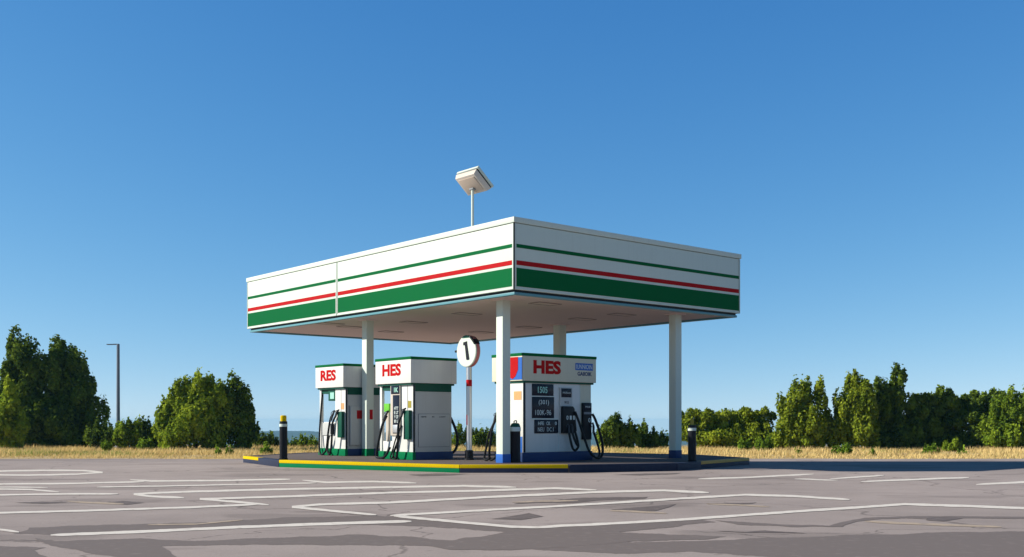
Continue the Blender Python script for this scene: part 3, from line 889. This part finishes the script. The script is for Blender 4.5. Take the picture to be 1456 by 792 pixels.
# ------------------------------------------------------------------ foliage
def leaves_mesh(name, centers, normals, up, L, W, tint, mat, parent):
    """one leaf-sized diamond per centre"""
    n = len(centers)
    nm = normals / np.linalg.norm(normals, axis=1, keepdims=True)
    a = up - nm * (up * nm).sum(1, keepdims=True)
    a /= np.maximum(np.linalg.norm(a, axis=1, keepdims=True), 1e-6)
    b = np.cross(nm, a)
    l, w = L[:, None], W[:, None]
    bend = nm * (l * .18)
    v = np.stack([centers - a * l * .5 - bend * .3, centers + b * w * .5 - a * l * .05, centers + a * l * .5 - bend, centers - b * w * .5 - a * l * .05], 1).reshape(-1, 3)
    me = bpy.data.meshes.new(name)
    me.vertices.add(4 * n); me.vertices.foreach_set('co', v.astype(np.float32).ravel())
    me.loops.add(4 * n); me.loops.foreach_set('vertex_index', np.arange(4 * n, dtype=np.int32))
    me.polygons.add(n); me.polygons.foreach_set('loop_start', np.arange(0, 4 * n, 4, dtype=np.int32))
    me.update(calc_edges=True)
    at_ = me.attributes.new('tint', 'FLOAT', 'FACE'); at_.data.foreach_set('value', tint.astype(np.float32))
    me.materials.append(mat)
    o = bpy.data.objects.new(name, me); COL.objects.link(o)
    if parent:
        o.parent = parent
    return o


def plant(name, label, cat, Y, lobes, mat, size=.22, cover=2.6, group=None, tufty=1.0, trunk=True, base=None):
    """lobes: (px, py, rx, ry) ellipses of the crown as seen in the photograph, at distance Y"""
    k = Y / F
    cxp = sum(l[0] for l in lobes) / len(lobes)
    X0 = (cxp - CX) * k
    zg = ground_z(X0, Y)
    root = thing(name, label, cat, (X0, Y, zg), 0, group)
    C, Nn, T = [], [], []
    lob3 = []
    for px, py, rx, ry in lobes:
        c = np.array([(px - CX) * k - X0, (random.random() - .5) * rx * k * .7, EYE + (HZ - py) * k - zg])
        r = np.array([rx * k, rx * k * .85, ry * k])
        lob3.append((c, r))
    for c, r in lob3:
        area = 4 * math.pi * ((((r[0] * r[1]) ** 1.6 + (r[0] * r[2]) ** 1.6 + (r[1] * r[2]) ** 1.6) / 3) ** (1 / 1.6))
        n_leaf = int(cover * area / (size * size * .34))
        # the lobe is broken into upright bosses of foliage, each its own light and dark
        rm = float(r.min())
        nb = int(10 + 9 * min(3, rm))
        d0 = rng.normal(size=(nb, 3)); d0 /= np.linalg.norm(d0, axis=1, keepdims=True)
        bc = c + d0 * r * (.70 + .25 * rng.random(nb))[:, None]
        br = rm * (.24 + .20 * rng.random(nb))
        bt = np.clip(rng.normal(.48, .16, nb), .1, .9)
        k_ = rng.integers(0, nb, n_leaf)
        d = rng.normal(size=(n_leaf, 3)) + d0[k_] * .7; d /= np.linalg.norm(d, axis=1, keepdims=True)
        stretch = np.array([1.0, 1.0, 1.45 * tufty])
        rad = 1 - np.abs(rng.normal(0, .16, n_leaf)) + np.where(rng.random(n_leaf) < .10, rng.random(n_leaf) * .22, 0)
        P = bc[k_] + d * stretch * (br[k_] * rad)[:, None]
        P += rng.normal(size=P.shape) * size * .12
        P[:, 2] += np.where(d[:, 2] > .55, np.abs(rng.normal(size=n_leaf)) * size * .8 * tufty, 0)
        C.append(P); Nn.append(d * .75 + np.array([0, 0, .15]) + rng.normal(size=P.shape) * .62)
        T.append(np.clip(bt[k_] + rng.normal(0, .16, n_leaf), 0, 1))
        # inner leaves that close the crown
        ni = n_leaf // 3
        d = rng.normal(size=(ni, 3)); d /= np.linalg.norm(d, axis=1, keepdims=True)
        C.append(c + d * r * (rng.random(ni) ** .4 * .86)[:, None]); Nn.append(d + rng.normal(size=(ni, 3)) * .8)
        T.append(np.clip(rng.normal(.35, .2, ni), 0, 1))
    C = np.concatenate(C); Nn = np.concatenate(Nn); T = np.concatenate(T)
    keep = C[:, 2] > .02
    C, Nn, T = C[keep], Nn[keep], T[keep]
    n = len(C)
    up = np.array([0, 0, 1.0]) + rng.normal(size=(n, 3)) * .55
    leaves_mesh('crown', C, Nn, up, size * (.75 + .6 * rng.random(n)), size * (.5 + .35 * rng.random(n)), T, mat, root)
    if trunk:
        hi = max(c[2] for c, r in lob3)
        th = .05 + .022 * hi
        mb_ = MB()
        mb_.tube([(0, 0, -.1), (.05, 0, hi * .35), (-.03, .05, hi * .7), (0, 0, hi)], [th * 1.25, th, th * .7, th * .3], seg=9, fine=4)
        for c, r in lob3:
            mb_.tube([(0, 0, max(.1, c[2] * .35)), tuple(c * [.55, .55, .75]), tuple(c + [0, 0, r[2] * .3])], [th * .6, th * .4, th * .12], seg=7, fine=4)
        mb_.build('trunk', M['bark'], root, smooth_deg=60)
    return root


TR = 'trees along the field edge'
BU = 'bushes along the field edge'
SH = 'small shrubs in the dry grass'
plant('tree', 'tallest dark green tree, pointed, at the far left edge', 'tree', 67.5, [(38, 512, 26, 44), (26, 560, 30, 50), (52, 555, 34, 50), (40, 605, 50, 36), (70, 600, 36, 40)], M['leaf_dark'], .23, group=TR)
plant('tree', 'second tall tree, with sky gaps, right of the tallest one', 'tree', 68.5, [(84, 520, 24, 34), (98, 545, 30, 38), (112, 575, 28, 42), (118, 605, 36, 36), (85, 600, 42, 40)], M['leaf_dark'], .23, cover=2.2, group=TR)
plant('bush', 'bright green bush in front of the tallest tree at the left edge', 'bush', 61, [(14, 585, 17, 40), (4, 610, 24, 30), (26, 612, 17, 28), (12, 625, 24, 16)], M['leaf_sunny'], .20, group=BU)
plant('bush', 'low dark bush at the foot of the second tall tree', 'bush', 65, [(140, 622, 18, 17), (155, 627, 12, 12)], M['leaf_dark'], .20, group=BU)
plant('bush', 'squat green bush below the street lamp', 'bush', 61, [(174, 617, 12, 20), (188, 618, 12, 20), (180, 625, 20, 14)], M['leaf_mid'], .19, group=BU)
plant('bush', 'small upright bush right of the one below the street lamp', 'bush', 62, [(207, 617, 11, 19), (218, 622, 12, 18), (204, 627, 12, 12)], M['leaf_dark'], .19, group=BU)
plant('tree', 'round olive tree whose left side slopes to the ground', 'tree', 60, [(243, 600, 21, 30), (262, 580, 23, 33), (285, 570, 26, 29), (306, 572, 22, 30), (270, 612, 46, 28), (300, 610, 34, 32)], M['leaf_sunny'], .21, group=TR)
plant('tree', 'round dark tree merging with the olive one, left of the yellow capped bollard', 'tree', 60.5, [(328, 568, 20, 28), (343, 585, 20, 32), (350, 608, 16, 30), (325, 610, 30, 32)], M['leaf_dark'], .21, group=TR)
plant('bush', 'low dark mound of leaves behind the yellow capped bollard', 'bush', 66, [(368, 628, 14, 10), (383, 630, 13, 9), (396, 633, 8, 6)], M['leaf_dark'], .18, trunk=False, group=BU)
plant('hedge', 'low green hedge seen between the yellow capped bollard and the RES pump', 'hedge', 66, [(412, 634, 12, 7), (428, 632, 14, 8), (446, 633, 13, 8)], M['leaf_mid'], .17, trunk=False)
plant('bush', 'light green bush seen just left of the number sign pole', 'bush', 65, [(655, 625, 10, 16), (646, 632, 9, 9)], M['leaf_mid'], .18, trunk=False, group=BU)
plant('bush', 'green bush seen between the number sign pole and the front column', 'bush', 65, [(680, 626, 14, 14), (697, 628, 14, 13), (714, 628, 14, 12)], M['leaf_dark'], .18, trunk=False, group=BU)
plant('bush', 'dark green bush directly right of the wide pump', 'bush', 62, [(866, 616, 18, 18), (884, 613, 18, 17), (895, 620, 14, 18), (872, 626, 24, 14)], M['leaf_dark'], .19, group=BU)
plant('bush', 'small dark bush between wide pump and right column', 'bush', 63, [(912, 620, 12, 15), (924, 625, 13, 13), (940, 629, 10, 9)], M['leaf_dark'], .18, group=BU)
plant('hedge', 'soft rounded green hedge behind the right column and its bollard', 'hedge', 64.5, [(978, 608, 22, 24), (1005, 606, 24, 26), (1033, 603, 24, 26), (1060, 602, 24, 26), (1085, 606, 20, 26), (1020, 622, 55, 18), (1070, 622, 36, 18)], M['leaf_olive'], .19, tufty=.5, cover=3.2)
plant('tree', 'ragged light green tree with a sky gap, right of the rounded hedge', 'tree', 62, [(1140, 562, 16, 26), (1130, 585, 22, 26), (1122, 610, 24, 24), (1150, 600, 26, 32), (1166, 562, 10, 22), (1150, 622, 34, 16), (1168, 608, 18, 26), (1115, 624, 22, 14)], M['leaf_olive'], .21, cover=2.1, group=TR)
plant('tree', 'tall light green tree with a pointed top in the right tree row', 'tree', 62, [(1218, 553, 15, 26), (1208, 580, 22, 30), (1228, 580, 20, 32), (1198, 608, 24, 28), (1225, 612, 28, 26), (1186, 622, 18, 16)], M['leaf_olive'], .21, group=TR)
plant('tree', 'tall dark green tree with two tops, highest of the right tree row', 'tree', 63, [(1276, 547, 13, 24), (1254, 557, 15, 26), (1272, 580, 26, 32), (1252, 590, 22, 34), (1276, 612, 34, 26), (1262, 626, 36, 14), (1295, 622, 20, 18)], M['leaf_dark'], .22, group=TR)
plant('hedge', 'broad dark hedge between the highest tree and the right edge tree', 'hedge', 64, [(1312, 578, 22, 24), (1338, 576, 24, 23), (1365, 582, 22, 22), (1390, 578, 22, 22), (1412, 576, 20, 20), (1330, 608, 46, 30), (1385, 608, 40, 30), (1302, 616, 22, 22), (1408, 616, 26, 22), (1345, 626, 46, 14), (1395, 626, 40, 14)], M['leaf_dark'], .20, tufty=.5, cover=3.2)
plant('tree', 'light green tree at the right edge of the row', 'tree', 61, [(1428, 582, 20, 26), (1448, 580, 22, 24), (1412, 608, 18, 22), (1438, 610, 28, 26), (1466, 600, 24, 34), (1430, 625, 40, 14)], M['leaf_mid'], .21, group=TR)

shr = [
    (240, 634, 16, 7, 60, 'leaf_mid', 'low green shrub at the foot of the olive tree'),
    (1058, 634, 10, 8, 58, 'leaf_bright', 'round green shrub in front of the rounded hedge, nearest the right bollard'),
    (1087, 633, 12, 8, 59, 'leaf_bright', 'wide green shrub in front of the rounded hedge, left of the ragged tree'),
    (1136, 645, 5, 5, 52, 'leaf_bright', 'tiny green shrub in dry grass below the ragged tree'),
    (1196, 643, 13, 8, 52, 'leaf_bright', 'bushy green shrub in dry grass below the pointed light tree'),
    (1240, 646, 5, 5, 51, 'leaf_bright', 'tiny green shrub in dry grass below the two topped tree'),
    (1324, 643, 11, 9, 53, 'leaf_bright', 'green shrub in dry grass in front of the broad dark hedge'),
    (1355, 636, 13, 8, 58, 'leaf_mid', 'low shrub against the broad dark hedge'),
    (1368, 647, 7, 5, 51, 'leaf_bright', 'small shrub in dry grass left of the right edge tree'),
    (310, 645, 5, 5, 52, 'leaf_bright', 'tiny shrub in dry grass below the round dark tree'),
    (326, 644, 6, 6, 52, 'leaf_bright', 'small pale shrub in dry grass below the round dark tree'),
    (379, 643, 9, 8, 52, 'leaf_bright', 'leafy shrub in dry grass left of the yellow capped bollard'),
    (152, 634, 7, 6, 58, 'leaf_bright', 'small green shrub left of the squat bush'),
    (205, 634, 13, 6, 58, 'leaf_bright', 'flat green shrub in front of the small upright bush'),
]
for px, py, rx, ry, Y, mt, lb in shr:
    plant('shrub', lb, 'shrub', Y, [(px, py, rx, ry), (px + rx * .45, py + 1, rx * .6, ry * .8), (px - rx * .4, py + 1.5, rx * .55, ry * .7)], M[mt], .13, cover=1.8, trunk=False, group=SH)


# dry grass
def grass(name, n, x0, x1, y0, y1, hmin, hmax, mat, dens=None, w=.035):
    X = rng.uniform(-1, 1, n); Yv = y0 + (y1 - y0) * rng.random(n)
    X = np.where(True, x0 + (x1 - x0) * rng.random(n), X)
    cl = np.array([mnoise.noise((x * .35, y * .35, 1.3)) for x, y in zip(X, Yv)])
    keep = rng.random(n) < np.clip(.72 + cl * 1.1, .12, 1)
    if dens is not None:
        keep &= rng.random(n) < dens(X, Yv)
    e = np.array([lot_edge(x) for x in X])
    keep &= Yv > 46.2 + e + .05
    X, Yv, cl = X[keep], Yv[keep], cl[keep]
    n = len(X)
    Z = np.array([ground_z(x, y) for x, y in zip(X, Yv)])
    h = (hmin + (hmax - hmin) * rng.random(n) ** 1.6) * (.8 + .5 * np.clip(cl, -.5, .7)) * np.clip(.35 + (Yv - 46) / 8, .35, 1)
    lean = rng.normal(size=(n, 2)) * .28 + np.array([.22, 0])
    th = rng.random(n) * math.pi
    wd = np.stack([np.cos(th), np.sin(th)], 1) * (w * (.6 + .8 * rng.random(n)))[:, None]
    B = np.stack([X, Yv, Z - .01], 1)
    v = np.zeros((n, 3, 3))
    v[:, 0] = B; v[:, 0, :2] -= wd * .5
    v[:, 1] = B; v[:, 1, :2] += wd * .5
    v[:, 2] = B; v[:, 2, :2] += lean * h[:, None]; v[:, 2, 2] += h
    me = bpy.data.meshes.new(name)
    me.vertices.add(3 * n); me.vertices.foreach_set('co', v.astype(np.float32).ravel())
    me.loops.add(3 * n); me.loops.foreach_set('vertex_index', np.arange(3 * n, dtype=np.int32))
    me.polygons.add(n); me.polygons.foreach_set('loop_start', np.arange(0, 3 * n, 3, dtype=np.int32))
    me.update(calc_edges=True)
    a = me.attributes.new('tint', 'FLOAT', 'FACE'); a.data.foreach_set('value', np.clip(.5 + cl * .6 + rng.normal(0, .2, n), 0, 1).astype(np.float32))
    me.materials.append(mat)
    o = bpy.data.objects.new(name, me); COL.objects.link(o); o['kind'] = 'stuff'


grass('dry_grass', 150000, -42, 42, 45.8, 68, .10, .36, M['straw'])


def green_spots(X, Y):
    d = np.zeros_like(X)
    for px, py, wx, wy in ((75, 645, 2.2, 1.6), (120, 647, 2.4, 1.0), (175, 648, 2.0, .8), (650, 643, 2.0, 2.0), (430, 640, 2.5, 2.0), (900, 643, 1.2, 1.2), (1240, 643, 1.0, 1.2), (1340, 646, 1.5, 1.0), (560, 645, 2.0, 2.0), (40, 648, 1.2, .8)):
        p = at(px, py, -.4)
        d += np.exp(-((X - p.x) / wx) ** 2 - ((Y - p.y) / wy) ** 2)
    return np.clip(d * .9, .012, 1)


grass('green_grass', 130000, -36, 36, 46, 62, .10, .34, M['straw_green'], green_spots)

# ------------------------------------------------------------------ haze over the valley
hb = bmesh.new(); bmesh.ops.create_cube(hb, size=1.0)
bmesh.ops.transform(hb, matrix=Matrix.Translation((0, 1700, -25.5)) @ Matrix.Diagonal((6820, 4020, 71, 1)), verts=hb.verts)
hme = bpy.data.meshes.new('haze'); hb.to_mesh(hme); hb.free()
hm = bpy.data.materials.new('haze'); hm.use_nodes = True
hn = hm.node_tree; hn.nodes.remove(hn.nodes['Principled BSDF'])
pv = hn.nodes.new('ShaderNodeVolumePrincipled'); pv.inputs['Color'].default_value = (.28, .68, 1.0, 1); pv.inputs['Density'].default_value = .00016
hn.links.new(pv.outputs[0], hn.nodes['Material Output'].inputs['Volume'])
hme.materials.append(hm)
ho = bpy.data.objects.new('haze', hme); COL.objects.link(ho); ho['kind'] = 'stuff'

# ------------------------------------------------------------------ light
SUN_EL, SUN_AZ = 28.0, 266.0          # azimuth clockwise from +Y
sd = Vector((math.sin(R(SUN_AZ)) * math.cos(R(SUN_EL)), math.cos(R(SUN_AZ)) * math.cos(R(SUN_EL)), math.sin(R(SUN_EL))))
sun = bpy.data.lights.new('sun', 'SUN'); sun.energy = 5.0; sun.angle = R(.5); sun.color = (1.0, .94, .84)
so = bpy.data.objects.new('sun', sun); COL.objects.link(so)
so.rotation_euler = sd.to_track_quat('Z', 'Y').to_euler(); so.location = (-30, 10, 30)

w = bpy.data.worlds.new('World'); scene.world = w; w.use_nodes = True
nt = w.node_tree; N, L = nt.nodes, nt.links
bg = N['Background']; bg.inputs[1].default_value = .1
sky = N.new('ShaderNodeTexSky'); sky.sky_type = 'NISHITA'; sky.sun_disc = False
sky.sun_elevation = R(SUN_EL); sky.sun_rotation = R(SUN_AZ)
sky.air_density, sky.dust_density, sky.ozone_density = .8, 0.0, 5.0
tc = N.new('ShaderNodeTexCoord')
sp = N.new('ShaderNodeSeparateXYZ'); L.new(tc.outputs['Generated'], sp.inputs[0])
mx_ = N.new('ShaderNodeMath'); mx_.operation = 'MAXIMUM'; mx_.inputs[1].default_value = 0; L.new(sp.outputs[2], mx_.inputs[0])
ma = N.new('ShaderNodeMath'); ma.operation = 'MULTIPLY_ADD'; ma.inputs[1].default_value = .95; ma.inputs[2].default_value = .07; L.new(mx_.outputs[0], ma.inputs[0])
cb = N.new('ShaderNodeCombineXYZ'); L.new(sp.outputs[0], cb.inputs[0]); L.new(sp.outputs[1], cb.inputs[1]); L.new(ma.outputs[0], cb.inputs[2])
nv = N.new('ShaderNodeVectorMath'); nv.operation = 'NORMALIZE'; L.new(cb.outputs[0], nv.inputs[0]); L.new(nv.outputs[0], sky.inputs[0])
sr = N.new('ShaderNodeSeparateColor'); L.new(sky.outputs[0], sr.inputs[0])
cc = N.new('ShaderNodeCombineColor')
EXPO = .5
for i, (pw, gain) in enumerate(((1.64, 4.5), (1.0, 1.62), (.6, 1.148))):
    a = N.new('ShaderNodeMath'); a.operation = 'MULTIPLY'; a.inputs[1].default_value = .1; L.new(sr.outputs[i], a.inputs[0])
    p = N.new('ShaderNodeMath'); p.operation = 'POWER'; p.inputs[1].default_value = pw; L.new(a.outputs[0], p.inputs[0])
    g = N.new('ShaderNodeMath'); g.operation = 'MULTIPLY'; g.inputs[1].default_value = gain * 10 / 2 ** EXPO; L.new(p.outputs[0], g.inputs[0])
    # upper sky out of view, dimmed to weaken the fill on shaded faces
    f = N.new('ShaderNodeMapRange'); f.interpolation_type = 'SMOOTHSTEP'; f.inputs[1].default_value = .38; f.inputs[2].default_value = .80
    f.inputs[3].default_value = 1.0; f.inputs[4].default_value = (.25, .24, .24)[i]; L.new(sp.outputs[2], f.inputs[0])
    h = N.new('ShaderNodeMath'); h.operation = 'MULTIPLY'; L.new(g.outputs[0], h.inputs[0]); L.new(f.outputs[0], h.inputs[1])
    L.new(h.outputs[0], cc.inputs[i])
L.new(cc.outputs[0], bg.inputs[0])

# ------------------------------------------------------------------ render settings
vs = scene.view_settings
vs.view_transform = 'Standard'; vs.look = 'None'; vs.exposure = EXPO; vs.gamma = 1.0; vs.use_curve_mapping = False
scene.render.engine = 'CYCLES'
scene.cycles.use_denoising = True
scene.cycles.max_bounces = 6
